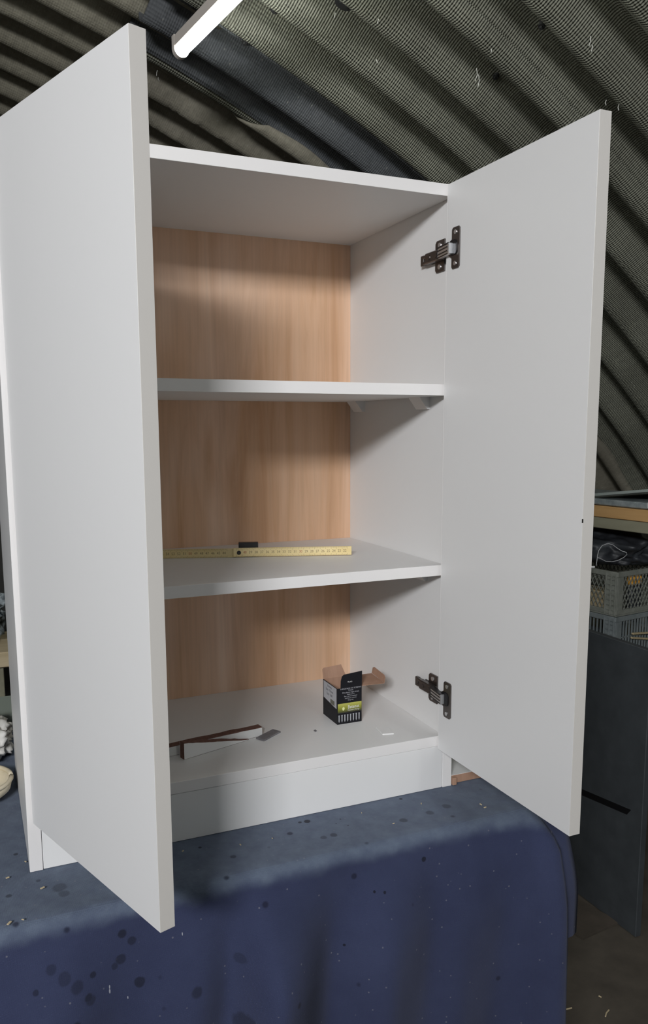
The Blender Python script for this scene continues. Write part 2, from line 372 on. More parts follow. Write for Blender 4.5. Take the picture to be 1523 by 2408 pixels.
# ------------------------------------------------------------------ work table under a blue cloth
TX0, TX1, TY0, TY1 = -0.95, 0.795, -0.128, 0.80
tb = tag(empty('work_table', (0, 0.3, ZF)), 'wooden work table hidden beneath the blue canvas cloth', 'table')
def wl(bm, root):   # world -> local of an unrotated root
    for v in bm.verts: v.co -= root.location
    return bm
bm = BM(); box(bm, TX0 + .012, TY0 + .012, -0.034, TX1 - .012, TY1 - .012, -0.004, 0.003); obj('table_top', wl(bm, tb), TIMB, tb)
for x in (TX0 + .08, TX1 - .14):
    for y in (TY0 + .08, TY1 - .14):
        bm = BM(); box(bm, x, y, ZF, x + .06, y + .06, -0.034, 0.003); obj('leg', wl(bm, tb), TIMB, tb)
def cloth():
    bm = BM(); R = 0.035; out = []   # outline points: position, outward normal, corner weight
    def seg(p, q, n, nrm):
        for i in range(n): t = i / n; out.append((p[0] + (q[0] - p[0]) * t, p[1] + (q[1] - p[1]) * t, nrm[0], nrm[1]))
    def arc(cx, cy, a0, n=14):
        for i in range(n): a = a0 + PI / 2 * i / n; out.append((cx + R * math.cos(a), cy + R * math.sin(a), math.cos(a), math.sin(a)))
    seg((TX0 + R, TY0), (TX1 - R, TY0), 230, (0, -1)); arc(TX1 - R, TY0 + R, -PI / 2)
    seg((TX1, TY0 + R), (TX1, TY1 - R), 70, (1, 0)); arc(TX1 - R, TY1 - R, 0, 6)
    seg((TX1 - R, TY1), (TX0 + R, TY1), 60, (0, 1)); arc(TX0 + R, TY1 - R, PI / 2, 6)
    seg((TX0, TY1 - R), (TX0, TY0 + R), 40, (-1, 0)); arc(TX0 + R, TY0 + R, PI, 10)
    N = len(out); rings = []
    # top: nested rings
    for ins in (0.40, 0.30, 0.20, 0.14, 0.105, 0.085, 0.07, 0.055, 0.04, 0.028, 0.018, 0.010, 0.004):
        ring = []
        for x, y, nx, ny in out:
            cx = min(max(x, TX0 + ins), TX1 - ins); cy = min(max(y, TY0 + ins), TY1 - ins)
            px, py = (x - nx * R), (y - ny * R)
            k = max(0.0, 1 - ins / R) * R
            if ins < R: X, Y = px + nx * k, py + ny * k
            else: X, Y = min(max(px, TX0 + ins), TX1 - ins), min(max(py, TY0 + ins), TY1 - ins)
            z = 0.0
            if Y < -0.006 and 0.10 > ins > 0.003:
                f = noise.fractal(Vector((X * 9, Y * 22, 0.3)), 1, 2, 3)
                z = 0.0025 * max(0, f) - 0.0005
                # creases running from the cabinet's corner to the table's corner
                g = abs(noise.noise(Vector(((X + Y * 1.6) * 30, 1.2, 0)))); z += 0.003 * max(0, g - .25) * (1 if X > .55 else .4)
            if ins < 0.012: z -= (0.012 - ins) ** 2 * 30
            ring.append(bm.verts.new((X, Y, z - 0.0006)))
        rings.append(ring)
    # skirt
    depth = [0.006, 0.016, 0.03, 0.05, 0.075, 0.105, 0.14, 0.18, 0.225, 0.275, 0.33, 0.385, 0.44, 0.50, 0.56, 0.62, 0.68]
    for d in depth:
        ring = []
        for i, (x, y, nx, ny) in enumerate(out):
            front = 1.0 if ny < -0.3 else 0.0
            dx, dy = x - TX1, y - TY0; cr = math.exp(-((dx * dx + dy * dy) / (2 * 0.075 ** 2)))   # how near the front right corner
            s = i * 0.0074
            D = d * (1.0 if True else 1)
            hem = 1.0
            if nx > 0.45: hem = 0.33           # the side flap is shorter
            D = d * hem
            sm = min(1.0, D / 0.16); sm = sm * sm * (3 - 2 * sm); sc_ = min(1.0, D / 0.055); sc_ = sc_ * (2 - sc_)
            fold = noise.noise(Vector((s * 9.5, D * 1.3, 5.0))) * 0.012 + noise.noise(Vector((s * 19, D * 1.0, 3.0))) * 0.005
            if ny < -.5:
                xx = x + D * 0.10; KN = ((-1.0, .01), (-.75, .04), (-.5, .0), (-.3, .03), (-.12, .005), (.02, .045), (.12, .010), (.21, .034), (.258, .012), (.315, .085), (.43, .0), (.52, .036), (.60, .012), (.66, .024), (.73, .006), (.80, .02), (1.0, .0))
                for (xa, va), (xb, vb_) in zip(KN, KN[1:]):
                    if xa <= xx <= xb: q_ = (xx - xa) / (xb - xa); q_ = q_ * q_ * (3 - 2 * q_); fold += va + (vb_ - va) * q_
            else: fold += 0.02 + noise.noise(Vector((s * 4.2, D * 1.1, 2.0))) * 0.03
            off = 0.004 + sm * (0.006 + fold) + cr * sc_ * 0.044 + cr * sc_ * 0.012 * math.sin(math.atan2(ny, nx) * 9)
            bul = min(d, 0.012)
            ring.append(bm.verts.new((x + nx * (off + 0.001), y + ny * (off + 0.001), -0.006 - D)))
        rings.append(ring)
    for A, B in zip(rings, rings[1:]):
        for i in range(N):
            j = (i + 1) % N
            if (A[i].co - A[j].co).length + (B[i].co - B[j].co).length < 1e-7: continue
            bm.faces.new((A[i], A[j], B[j], B[i]))
    bm.faces.new(rings[0]); bmesh.ops.remove_doubles(bm, verts=bm.verts, dist=1e-6)
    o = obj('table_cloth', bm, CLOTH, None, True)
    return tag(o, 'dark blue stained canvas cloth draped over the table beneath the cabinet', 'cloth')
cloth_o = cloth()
def px_front(px, py, y=-0.145):
    d = FW + (px - 779.1) / 1921.854 * RT - (py - 1287.15) / 1921.854 * UP
    t = (y - CP.y) / d.y; return CP + d * t
def px_z(px, py, z=0.0):
    d = FW + (px - 779.1) / 1921.854 * RT - (py - 1287.15) / 1921.854 * UP
    return CP + d * ((z - CP.z) / d.z)
for px, py, r, k in ((290, 2205, .011, .75), (312, 2220, .010, .6), (285, 2260, .012, .6), (270, 2275, .008, .5), (328, 2308, .013, .7), (205, 2332, .010, .7), (218, 2288, .007, .7), (83, 2325, .008, .6), (175, 2385, .011, .7), (120, 2280, .012, .4), (150, 2295, .015, .4), (180, 2310, .015, .45), (210, 2338, .012, .5), (455, 2312, .014, .55), (560, 2245, .013, .35), (565, 2375, .028, .5), (1003, 2027, .008, .85), (880, 2097, .004, .9), (902, 2096, .004, .9), (812, 2226, .004, .9), (600, 2315, .003, .9), (790, 2020, .012, .3), (110, 2390, .010, .8)):
    p = px_front(px, py); STAINS.append((p.x, p.y, p.z, r, k))
for px, py, r, k in ((722, 1931, .010, .9), (705, 1933, .006, .8), (548, 2013, .009, .6), (942, 1878, .006, .9), (948, 1928, .012, .6), (1010, 1910, .012, .5), (1050, 1895, .014, .5), (760, 1968, .010, .5), (785, 1962, .010, .6), (140, 2085, .018, .4), (150, 2100, .014, .35), (37, 2008, .006, .7), (20, 2105, .008, .6), (90, 2070, .006, .5), (470, 1992, .005, .8), (800, 1925, .003, .9), (818, 1940, .003, .9), (790, 1935, .003, .9)):
    p = px_z(px, py); STAINS.append((p.x, p.y, p.z, r, k))
t = CLOTH_T; c = CLOTH_C; pos = t.coords('Object')
wob = t.math('MULTIPLY_ADD', t.noise(pos, 70, 3), 0.8, 0.6)
acc = None
for x, y, z, r, k in STAINS:
    n_ = t.n('ShaderNodeVectorMath'); n_.operation = 'DISTANCE'; t.l(pos, n_.inputs[0]); n_.inputs[1].default_value = (x, y, z)
    mr = t.n('ShaderNodeMapRange'); mr.inputs['From Min'].default_value = r * .62; mr.inputs['From Max'].default_value = r * 0.45; mr.inputs['To Min'].default_value = 0; mr.inputs['To Max'].default_value = k
    dist = n_.outputs['Value']
    # front stains sit on a folded surface: widen the depth tolerance by ignoring part of y
    if z < -0.01:
        sc = t.n('ShaderNodeVectorMath'); sc.operation = 'SUBTRACT'; t.l(pos, sc.inputs[0]); sc.inputs[1].default_value = (x, y, z)
        m2 = t.n('ShaderNodeVectorMath'); m2.operation = 'MULTIPLY'; t.l(sc.outputs[0], m2.inputs[0]); m2.inputs[1].default_value = (1, 0.15, 1)
        ln = t.n('ShaderNodeVectorMath'); ln.operation = 'LENGTH'; t.l(m2.outputs[0], ln.inputs[0]); dist = ln.outputs['Value']
    t.l(t.math('MULTIPLY', dist, wob), mr.inputs['Value'])
    acc = mr.outputs[0] if acc is None else t.math('MAXIMUM', acc, mr.outputs[0])
c = t.mix(acc, c, (0.010, 0.011, 0.020))
for px, py, r in ((282, 2144, .0022), (282, 2152, .0022), (281, 2160, .0022), (280, 2190, .0026), (259, 2163, .0022), (258, 2184, .0020), (257, 2193, .0026), (258, 2331, .003), (258, 2322, .0025), (432, 2204, .0028), (301, 2347, .002)):   # white paint drips
    p = px_front(px, py, -0.150)
    sc = t.n('ShaderNodeVectorMath'); sc.operation = 'SUBTRACT'; t.l(pos, sc.inputs[0]); sc.inputs[1].default_value = p
    m2 = t.n('ShaderNodeVectorMath'); m2.operation = 'MULTIPLY'; t.l(sc.outputs[0], m2.inputs[0]); m2.inputs[1].default_value = (1.6, 0.12, 0.55)
    ln = t.n('ShaderNodeVectorMath'); ln.operation = 'LENGTH'; t.l(m2.outputs[0], ln.inputs[0])
    c = t.mix(t.math('MULTIPLY', t.math('LESS_THAN', ln.outputs['Value'], r * 0.55), 0.55), c, (0.55, 0.56, 0.60))
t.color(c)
wv = t.n('ShaderNodeTexWave'); wv.inputs['Scale'].default_value = 260; wv.bands_direction = 'X'; t.l(pos, wv.inputs['Vector'])
wz = t.n('ShaderNodeTexWave'); wz.inputs['Scale'].default_value = 260; wz.bands_direction = 'Z'; t.l(pos, wz.inputs['Vector'])
t.bump(t.math('ADD', t.math('ADD', wv.outputs['Fac'], wz.outputs['Fac']), t.math('MULTIPLY', t.noise(pos, 25, 5), 3.0)), 0.35, 0.0012)

# crumbs of sawdust and paint flecks on the cloth
bm = BM()
for px, py, s in ((100, 2092, .005), (18, 2068, .004), (22, 2175, .006), (54, 2167, .003), (430, 2005, .003), (565, 1990, .003), (640, 1975, .002), (990, 1893, .003), (1130, 1895, .004), (1140, 1902, .004), (925, 1940, .003), (300, 2040, .003), (60, 2030, .003), (850, 1915, .002)):
    p = px_z(px, py); s *= .6; m_ = Matrix.Translation((p.x, p.y, 0.0012 + .0015)) @ Matrix.Rotation(random.uniform(0, 3), 4, 'Z')
    box(bm, -s, -s * .4, -.0007, s, s * .4, .0007, 0.0002, m_)
tag(obj('sawdust_crumbs', bm, TIMB), 'pale crumbs of sawdust scattered on the blue cloth', 'sawdust', None, 'stuff')

# ------------------------------------------------------------------ the cabinet
W_, H_, D_, T = 0.70158, 1.00693, 0.38333, 0.018
IZ = W_ - T; ZP = 0.07794; S1, S2 = 0.69682, 0.39723
ZT, ZB = H_ - 0.0021, ZP - 0.0034
cab = tag(empty('cabinet', (0, 0, 0)), 'tall white two door cupboard standing open on the blue cloth', 'cabinet')
bv = 0.0006
bm = BM(); box(bm, 0, 0.0008, 0, T, D_ + 0.004, H_, bv)
obj('side_panel', bm, WHITE, cab)
bm = BM(); box(bm, IZ, 0.0008, 0, W_, D_ + 0.004, H_, bv); obj('side_panel', bm, WHITE, cab)
bm = BM(); box(bm, T + .0002, 0.0008, H_ - T, IZ - .0002, D_, H_, bv); obj('top_panel', bm, WHITE, cab)
bm = BM(); box(bm, T + .0002, 0.0008, ZP, IZ - .0002, D_, ZP + T, bv); obj('bottom_panel', bm, WHITE, cab)
bm = BM(); box(bm, T + .0002, D_, ZP - .01, IZ - .0002, D_ + 0.0038, H_ - .002); obj('back_panel', bm, PLY, cab)
bm = BM(); box(bm, T + .0006, 0.0012, 0, IZ - .0006, 0.0185, ZP - 0.0010, bv); obj('plinth', bm, WHITE, cab)
for z, yf in ((S1, 0.0008), (S2, 0.0022)):
    bm = BM(); box(bm, T + .0008, yf + .0008, z - T, IZ - .0008, D_ - .0005, z, bv); sh = obj('shelf', bm, WHITE, cab)
    bm = BM(); box(bm, T + .0008, yf, z - T, IZ - .0008, yf + .0007, z, 0.0002); obj('edge_band', bm, EDGE, sh)
    for y0, y1 in ((0.0628, 0.1015), (0.316, 0.356)):
        bm = BM(); prism(bm, [(IZ, z - T), (IZ - .021, z - T), (IZ - .005, z - T - .0205), (IZ, z - T - .0205)], 'y', y0, y1); obj('cleat', bm, WHITE, cab)
        bm = BM(); prism(bm, [(T, z - T), (T + .021, z - T), (T + .005, z - T - .0205), (T, z - T - .0205)], 'y', y0, y1); obj('cleat', bm, WHITE, cab)
for x0, x1, y0, z0, z1 in ((0, T, 0, 0, H_), (IZ, W_, 0, 0, H_)):
    bm = BM(); box(bm, x0 + .0002, y0, z0, x1 - .0002, y0 + .0007, z1, 0.0002); obj('edge_band', bm, EDGE, cab)
for z0 in (H_ - T, ZP):
    bm = BM(); box(bm, T + .0004, 0, z0, IZ - .0004, .0007, z0 + T, 0.0002); obj('edge_band', bm, EDGE, cab)
def door(loc, rz, wd, th):
    bm = BM(); box(bm, 0.0007, 0, ZB, wd - 0.0007, th, ZT, 0.00015); d = obj('door', bm, WHITE, cab); d.location = loc; d.rotation_euler = (0, 0, rz)
    bm = BM(); box(bm, wd - 0.0007, 0, ZB, wd, th, ZT, 0.00015); obj('edge_band', bm, DEDGE, d)
    bm = BM(); box(bm, 0, 0, ZB, 0.0007, th, ZT, 0.00025); obj('edge_band', bm, EDGE, d)
    return d
LA, RA = 1.24494, 1.58043
dl = door((0.00733, -0.00242, 0), -LA, 0.34576, 0.0186)
dr = door((0.67081, -0.00289, 0), RA + PI, 0.33889, 0.0179)
bm = BM(); box(bm, 0.3375, -0.0004, 0.505, 0.3392, 0.0008, 0.510, 0.0001); obj('chip_mark', bm, BLK, dr)
# concealed hinges: wing plate on the side panel, arm, chrome link and cup flange on the door (right side, then left side mirrored)
def hinge(zc, side):
    X = IZ if side > 0 else T
    def fx(x): return X - side * x             # distance from the side panel into the cabinet
    def bxx(bm, x0, y0, z0, x1, y1, z1, b=0.0): a, c = sorted((fx(x0), fx(x1))); box(bm, a, y0, zc + z0, c, y1, zc + z1, b)
    bm = BM(); prism(bm, [(0.020, -0.025), (0.044, -0.025), (0.048, -0.021), (0.048, -0.009), (0.060, -0.009), (0.060, 0.009), (0.048, 0.009), (0.048, 0.021), (0.044, 0.025), (0.020, 0.025)], 'x', fx(0.0), fx(0.0028))
    for v in bm.verts: v.co.z += zc
    h = obj('hinge', bm, HMET, cab)
    bm = BM(); bxx(bm, .0028, .016, -.0085, .0130, .066, .0085, .0015); bxx(bm, .0028, .066, -.0075, .0105, .078, -.0025, .001); bxx(bm, .0028, .066, .0025, .0105, .078, .0075, .001); bxx(bm, .0028, .076, -.0085, .0090, .086, .0085, .001)
    for y in (.030, .052): cyl(bm, (fx(.0125), y, zc), (fx(.0142), y, zc), .0042, n=10)
    obj('hinge_arm', bm, HMET, h)
    for z in (-.017, .017):
        bm = BM(); cyl(bm, (fx(.0026), .034, zc + z), (fx(.0042), .034, zc + z), .0040, n=10); obj('screw', bm, CHROME, h)
    dd = dr if side > 0 else dl
    R_ = Matrix.Rotation(dd.rotation_euler.z, 4, 'Z'); R_.translation = Vector(dd.location)
    inner = 0.0 if side > 0 else 0.0186; sg = -1 if side > 0 else 1        # inner face and its outward direction in door space
    def yy(a): return inner + sg * a
    bm = BM(); prism(bm, [(.0185, -.031 + .003), (.0215, -.031), (.037, -.031), (.040, -.028), (.040, .028), (.037, .031), (.0215, .031), (.0185, .028), (.0185, .014), (.0095, .009), (.0095, -.009), (.0185, -.014)], 'y', yy(-.0004), yy(.0022))
    for v in bm.verts: v.co.z += zc; v.co = R_ @ v.co
    obj('cup_flange', bm, HMET, h)
    bm = BM(); prism(bm, rrect(.013, -.0105, .034, .0125, .006, 4), 'y', yy(.0021), yy(.0036))
    for v in bm.verts: v.co.z += zc; v.co = R_ @ v.co
    obj('hinge_cup', bm, HDARK, h)
    for z in (-.0235, .0235):
        bm = BM(); cyl(bm, (.029, yy(.0020), zc + z), (.029, yy(.0034), zc + z), .0034, n=10)
        for v in bm.verts: v.co = R_ @ v.co
        obj('screw', bm, CHROME, h)
    # link between arm and cup
    p0 = Vector((fx(.0125), .020, zc)); p1 = R_ @ Vector((.023, yy(.0060), zc)); d_ = p1 - p0
    ang = math.atan2(d_.y, d_.x); m_ = Matrix.Translation((p0 + p1) / 2) @ Matrix.Rotation(ang, 4, 'Z')
    L = d_.length / 2; bm = BM(); box(bm, -L, -.004, -.0085, L, .004, .0085, .001, m_)
    obj('link', bm, CHROME, h)
    bm = BM()
    for s in (-1, 1):
        for z in (-.0075, -.0028, .0028, .0075): box(bm, -L * .85, s * .0038, z - .0009, L * .85, s * .0046, z + .0009, 0, m_)
    box(bm, -L * 1.02, -.0046, -.0088, -L * .86, .0046, .0088, .0004, m_); box(bm, -L * .9, -.0046, .0078, L * .9, .0046, .0092, .0003, m_)
    tag(obj('link_rim', bm, HDARK, h), kind='stuff')
for zc in (0.9045, 0.1712): hinge(zc, 1)
for zc in (0.9045, 0.1712): hinge(zc, -1)

# ------------------------------------------------------------------ things inside the cabinet
ZB2 = ZP + T
# screw box, open flaps
bx = tag(empty('screw_box', (0.5353, 0.1210, ZB2)), 'small black and lime screw box with open flaps on the cupboard floor', 'box')
BW, BD, BH, ct = 0.0487, 0.0645, 0.0672, 0.0007
def quad(name, pts, m, root, thick=0.0006, smooth=False):
    bm = BM(); vs = [bm.verts.new(p) for p in pts]; f = bm.faces.new(vs); bm.normal_update()
    r = bmesh.ops.extrude_face_region(bm, geom=[f]); n = f.normal.copy()
    for v in r['geom']:
        if isinstance(v, bmesh.types.BMVert): v.co += n * thick
    return obj(name, bm, m, root)
bm = BM(); box(bm, 0, 0, 0, BW, ct, BH); fr = obj('front_panel', bm, BLACKPRINT, bx)
bm = BM(); box(bm, 0, ct, 0, ct, BD, BH); sd = obj('side_wall', bm, BLACKPRINT, bx)
bm = BM(); box(bm, BW - ct, ct, 0, BW, BD, BH); obj('side_wall', bm, CARD, bx)
bm = BM(); box(bm, ct, BD - ct, 0, BW - ct, BD, BH); obj('rear_panel', bm, CARD, bx)
bm = BM(); box(bm, ct, ct, 0.0004, BW - ct, BD - ct, 0.0011); obj('base_panel', bm, CARD, bx)
bm = BM(); box(bm, ct, ct, 0.0011, BW - ct, BD - ct, 0.0350); obj('screws_heap', bm, HMET, bx)
bm = BM(); box(bm, 2 * ct, ct, 0, 2 * ct + .0004, BD - ct, BH); obj('inner_lining', bm, CARD, bx)
# flaps: front one stands up (black outside), rear one stands up leaning back, lid flap folded out to the right with a bent tuck
quad('front_flap', [(.0062, -.0001, BH), (.0485, -.0001, BH), (.0485, -.0012, BH + .0285), (.0125, -.0012, BH + .0255), (.0085, -.001, BH + .0225), (.0065, -.0006, BH + .014)], BLACKPRINT, bx, -0.0006)
quad('rear_flap', [(.0005, BD, BH), (.0475, BD, BH), (.0395, BD + .006, BH + .022), (.0035, BD + .006, BH + .0195), (.0008, BD + .005, BH + .017)], CARD, bx)
lid = quad('lid_flap', [(BW, .0005, BH), (BW + .0430, -.0065, BH + .0010), (BW + .0430, .0460, BH + .0050), (BW, BD - .001, BH)], CARD, bx)
quad('lid_tuck', [(BW + .0430, -.0062, BH + .0014), (BW + .0450, -.0050, BH + .0110), (BW + .0455, .0000, BH + .0145), (BW + .0455, .0400, BH + .0185), (BW + .0450, .0455, BH + .0160), (BW + .0430, .0458, BH + .0055)], CARD, lid)
ex, ez = (1, 0, 0), (0, 0, 1); e = -0.00015
bm = BM(); box(bm, 0.0010, -0.0002, 0.0205, BW - .0004, 0.0, 0.0385); obj('lime_band', bm, BAND, fr)
bm = BM()
for i, (s, xs) in enumerate((('LARGE BOX OF SCREWS', 1.05), ('TRADE', 1), ('Zinc plated, single thread,', .95), ('sharp point', 1), ('For use in timber', 1.1), ('and board, indoors', 1), ('Keep dry', 1))):
    add_text(bm, s, (.0036, .0032, .0034, .0032, .0034, .003, .003)[i], (.0265, e, .0655 - .0036 * i), ex, ez, xs)
tag(obj('small_print', bm, INKT, fr), kind='stuff')
bm = BM(); add_text(bm, 'Batenut', .0092, (.0322, -.0004, .0305), ex, ez, .80); add_text(bm, 'Fasteners | Fixings', .0036, (.0322, -.0004, .0248), ex, ez, .88); obj('lettering', bm, INKW, fr)
bm = BM(); A_ = [(.0095, .0310), (.0112, .0312), (.0125, .0325), (.0142, .0305), (.0146, .0282), (.0130, .0258), (.0114, .0250), (.0098, .0270)]
bm.faces.new([bm.verts.new((x, -.0004, z)) for x, z in A_]); obj('leaf_emblem', bm, INKG, fr)
bm = BM(); add_text(bm, '75x4.5', .0032, (.0240, -.0019, BH + .0110), ex, ez, 1.1); obj('small_print', bm, INKW, fr)
bm = BM()
for i in range(8):
    x = .0035 + i * .0057
    pts = [(x - .0017, .0172), (x + .0017, .0172), (x + .0010, .0155), (x + .0012, .0150)]
    for j in range(6): pts += [(x + .0013, .0145 - j * .0016), (x + .0008, .0137 - j * .0016)]
    pts += [(x, .0030)]
    for j in range(5, -1, -1): pts += [(x - .0008, .0137 - j * .0016), (x - .0013, .0145 - j * .0016)]
    pts += [(x - .0012, .0150), (x - .0010, .0155)]
    bm.faces.new([bm.verts.new((a, e, b)) for a, b in pts])
tag(obj('screw_print', bm, INKS, fr), kind='stuff')
bm = BM(); box(bm, -0.0002, 0.0035, 0.0285, 0, BD - .003, BH - .001)
for v in bm.verts:
    if v.co.z < .04 and v.co.y > .03: v.co.z += .006
lb = obj('printed_label', bm, GREYPRINT, sd)
bm = BM()
for i, s in enumerate(('Screws', 'Size  75mm', 'Qty  200')):
    add_text(bm, s, .0065, (-.0004, .034, .0615 - .0075 * i), (0, -1, 0), ez, 1.1)
tag(obj('small_print', bm, INKD, sd), kind='stuff')
bm = BM(); box(bm, -.0004, .012, .0315, -.0002, .030, .0400); obj('printed_square', bm, mat('olive_print', (.13, .13, .10), .5), sd)

# folding rule on the middle shelf, standing on edge
fr0 = Vector((0.2060, 0.2798, S2)); fr1 = Vector((0.5809, 0.1585, S2)); fd = (fr1 - fr0).normalized(); fn = Vector((-fd.y, fd.x, 0))
fr_root = tag(empty('folding_rule', fr0, math.atan2(fd.y, fd.x)), 'yellow wooden folding rule standing on edge across the middle shelf', 'ruler')
LT = (fr1 - fr0).length; LJ = 0.185
bm = BM(); box(bm, LJ - .004, 0, .0012, LT, .0032, .0172, .0006); sg1 = obj('rule_segment', bm, RULE, fr_root)
bm = BM(); box(bm, -.03, .0034, .0, LJ + .016, .0066, .0160, .0006); sg2 = obj('rule_segment', bm, RULE, fr_root)
bm = BM(); cyl(bm, (LJ + .006, -.0008, .0088), (LJ + .006, .0072, .0088), .0038, n=12); obj('rivet', bm, GALV, fr_root)
def rule_marks(parent, x0, x1, y, z0, z1, start, rev):
    bm = BM(); br = BM(); n = int((x1 - x0) / 0.01)
    for i in range(n * 5 + 1):
        x = x0 + i * .002; h = .0042 if i % 5 == 0 else .0022
        box(bm, x - .00018, y - .0001, z1 - h, x + .00018, y, z1)
        box(bm, x - .00018, y - .0001, z0, x + .00018, y, z0 + h * .8)
    for i in range(n):
        v = start + (-i if rev else i)
        add_text(br if v % 10 == 0 else bm, str(v), .0068, (x0 + .0097 + i * .01 - .005, y - .0002, (z0 + z1) / 2), ex, ez, .9)
    tag(obj('scale_marks', bm, INKB, parent), kind='stuff'); tag(obj('red_numerals', br, INKR, parent), kind='stuff')
rule_marks(sg1, LJ + .002, LT - .006, 0, .0014, .0170, 41, True)
rule_marks(sg2, -.02, LJ - .006, .0034, .0004, .0158, 62, True)
# black clip block behind the rule
bc = tag(empty('black_block', fr0 + fd * (LJ + .023) + fn * .0075, math.atan2(fd.y, fd.x)), 'small black block standing just behind the folding rule', 'block')
bm = BM(); box(bm, -.0175, 0, 0, .0175, .010, .0255, .0008); obj('block_body', bm, BLK, bc)
bm = BM(); box(bm, -.0175, .0004, .0245, .0175, .0096, .0262, .0005); obj('block_cap', bm, mat('black_gloss', (.02, .018, .018), .2), bc)

# sawn board offcuts on the cupboard floor, with dark raw edges
def offcut(name, label, b0, b1, z0h, z1h, th, n=16):
    b0 = Vector((*b0, ZB2)); b1 = Vector((*b1, ZB2)); d_ = b1 - b0; L = d_.length
    root = tag(empty(name, b0, math.atan2(d_.y, d_.x)), label, 'offcut')
    bm = BM(); rows = []
    for i in range(n + 1):
        t_ = i / n; x = L * t_; h = z0h + (z1h - z0h) * t_ + (random.uniform(-.0006, .0006) if 0 < i < n else 0); h = max(h, .0012)
        rows.append([bm.verts.new((x, 0, 0)), bm.verts.new((x, th, 0)), bm.verts.new((x, th, h)), bm.verts.new((x, 0, h))])
    for A, B in zip(rows, rows[1:]):
        for k in range(4): bm.faces.new((A[k], A[(k + 1) % 4], B[(k + 1) % 4], B[k]))
    bm.faces.new(rows[0]); bm.faces.new(rows[-1][::-1]); core = obj('core', bm, CHIP, root)
    for y0, y1 in ((-.0005, 0.0), (th, th + .0005)):
        bm = BM(); prev = None
        for i in range(n + 1):
            t_ = i / n; x = L * t_; h = max(.0008, z0h + (z1h - z0h) * t_ - .0006 - random.uniform(0, .0008))
            cur = [bm.verts.new((x, y0, 0.0006)), bm.verts.new((x, y1, 0.0006)), bm.verts.new((x, y1, h)), bm.verts.new((x, y0, h))]
            if prev:
                for k in range(4): bm.faces.new((prev[k], prev[(k + 1) % 4], cur[(k + 1) % 4], cur[k]))
            else: bm.faces.new(cur)
            prev = cur
        bm.faces.new(prev[::-1]); obj('white_facing', bm, WHITE, root)
    return root
offcut('board_offcut', 'short wedge shaped white offcut with raw brown edge, nearest the cupboard front', (.2454, .0792), (.3672, .1180), .0285, .0012, .0125)
offcut('board_offcut', 'long white offcut strip with raw brown top behind the wedge offcut', (.2050, .0990), (.3940, .1262), .0165, .0165, .0150)
pz = px_z
def flat_piece(name, label, cat, pxs, z, th, m):
    pts = [px_z(a, b, z + th) for a, b in pxs]; c_ = sum(pts, Vector()) / len(pts); c_.z = z
    bm = BM(); prism(bm, [(p.x - c_.x, p.y - c_.y) for p in pts], 'z', 0, th); bmesh.ops.recalc_face_normals(bm, faces=bm.faces)
    bmesh.ops.bevel(bm, geom=bm.edges[:], offset=th * .2, segments=1, affect='EDGES')
    o = obj(name, bm, m); o.location = c_; return tag(o, label, cat)
flat_piece('grey_scrap', 'small grey sliver lying beside the tip of the long offcut', 'scrap', ((601, 1734), (621, 1740), (660, 1719), (641, 1714)), ZB2, .003, SCRAPG)
flat_piece('white_scrap', 'small white square scrap lying near the right cupboard wall', 'scrap', ((883, 1710), (899, 1726), (926, 1724), (912, 1708)), ZB2, .002, WHITE)
flat_piece('dark_crumb', 'tiny dark crumb on the cupboard floor before the screw box', 'crumb', ((737, 1717), (741, 1720), (745, 1718), (741, 1715)), ZB2, .0015, SCRAPG)

# white board lying on the cloth beside the cabinet
wb = tag(empty('loose_board', (0.7035, 0.004, 0.001)), 'white board with raw brown edge lying on the cloth right of the cupboard', 'board')
bm = BM(); box(bm, 0, 0, 0, .0720, .36, .0150, .0005); obj('core', bm, CARD, wb)
bm = BM(); box(bm, 0.0004, .0004, .0150, .0716, .3596, .0156); obj('white_facing', bm, WHITE, wb)
bm = BM(); box(bm, -0.0005, -.0075, 0, .0075, -.0005, .0135, .0006); obj('end_chip', bm, CARD, wb)

# ------------------------------------------------------------------ left of the cabinet, behind it on the cloth
bm = BM(); blob(bm, (0, 0, .036), (.075, .09, .048), 5, .22, 2.6, 3, 0.0, True); o = obj('white_rag', bm, RAG, None, True); o.location = (-.068, .480, .001); tag(o, 'crumpled white rag heaped on the cloth behind the cupboard', 'rag')
fb = tag(empty('felt_bowl', (-.078, .285, .001)), 'cream felt bowl lying before the crumpled white rag', 'bowl')
bm = BM(); lathe(bm, (0, 0, 0), [(.026, .0), (.052, .003), (.066, .014), (.070, .030), (.066, .031), (.060, .018), (.046, .009), (.018, .007)], 32); obj('bowl_body', bm, FELT, fb, True)
bm = BM(); tube(bm, [(.068 * math.cos(2 * PI * i / 32), .068 * math.sin(2 * PI * i / 32), .031) for i in range(33)], .004, 6); obj('rolled_rim', bm, FELT, fb, True)
tr = tag(empty('plastic_tub', (-.085, .665, .001)), 'grey green plastic tub standing behind the white rag', 'tub')
bm = BM(); prism(bm, rrect(-.11, -.06, .11, .06, .015), 'z', 0, .030); obj('tub_body', bm, TRAY, tr)
bm = BM(); prism(bm, rrect(-.113, -.063, .113, .063, .017), 'z', .030, .036); obj('tub_lid', bm, TRAY, tr)
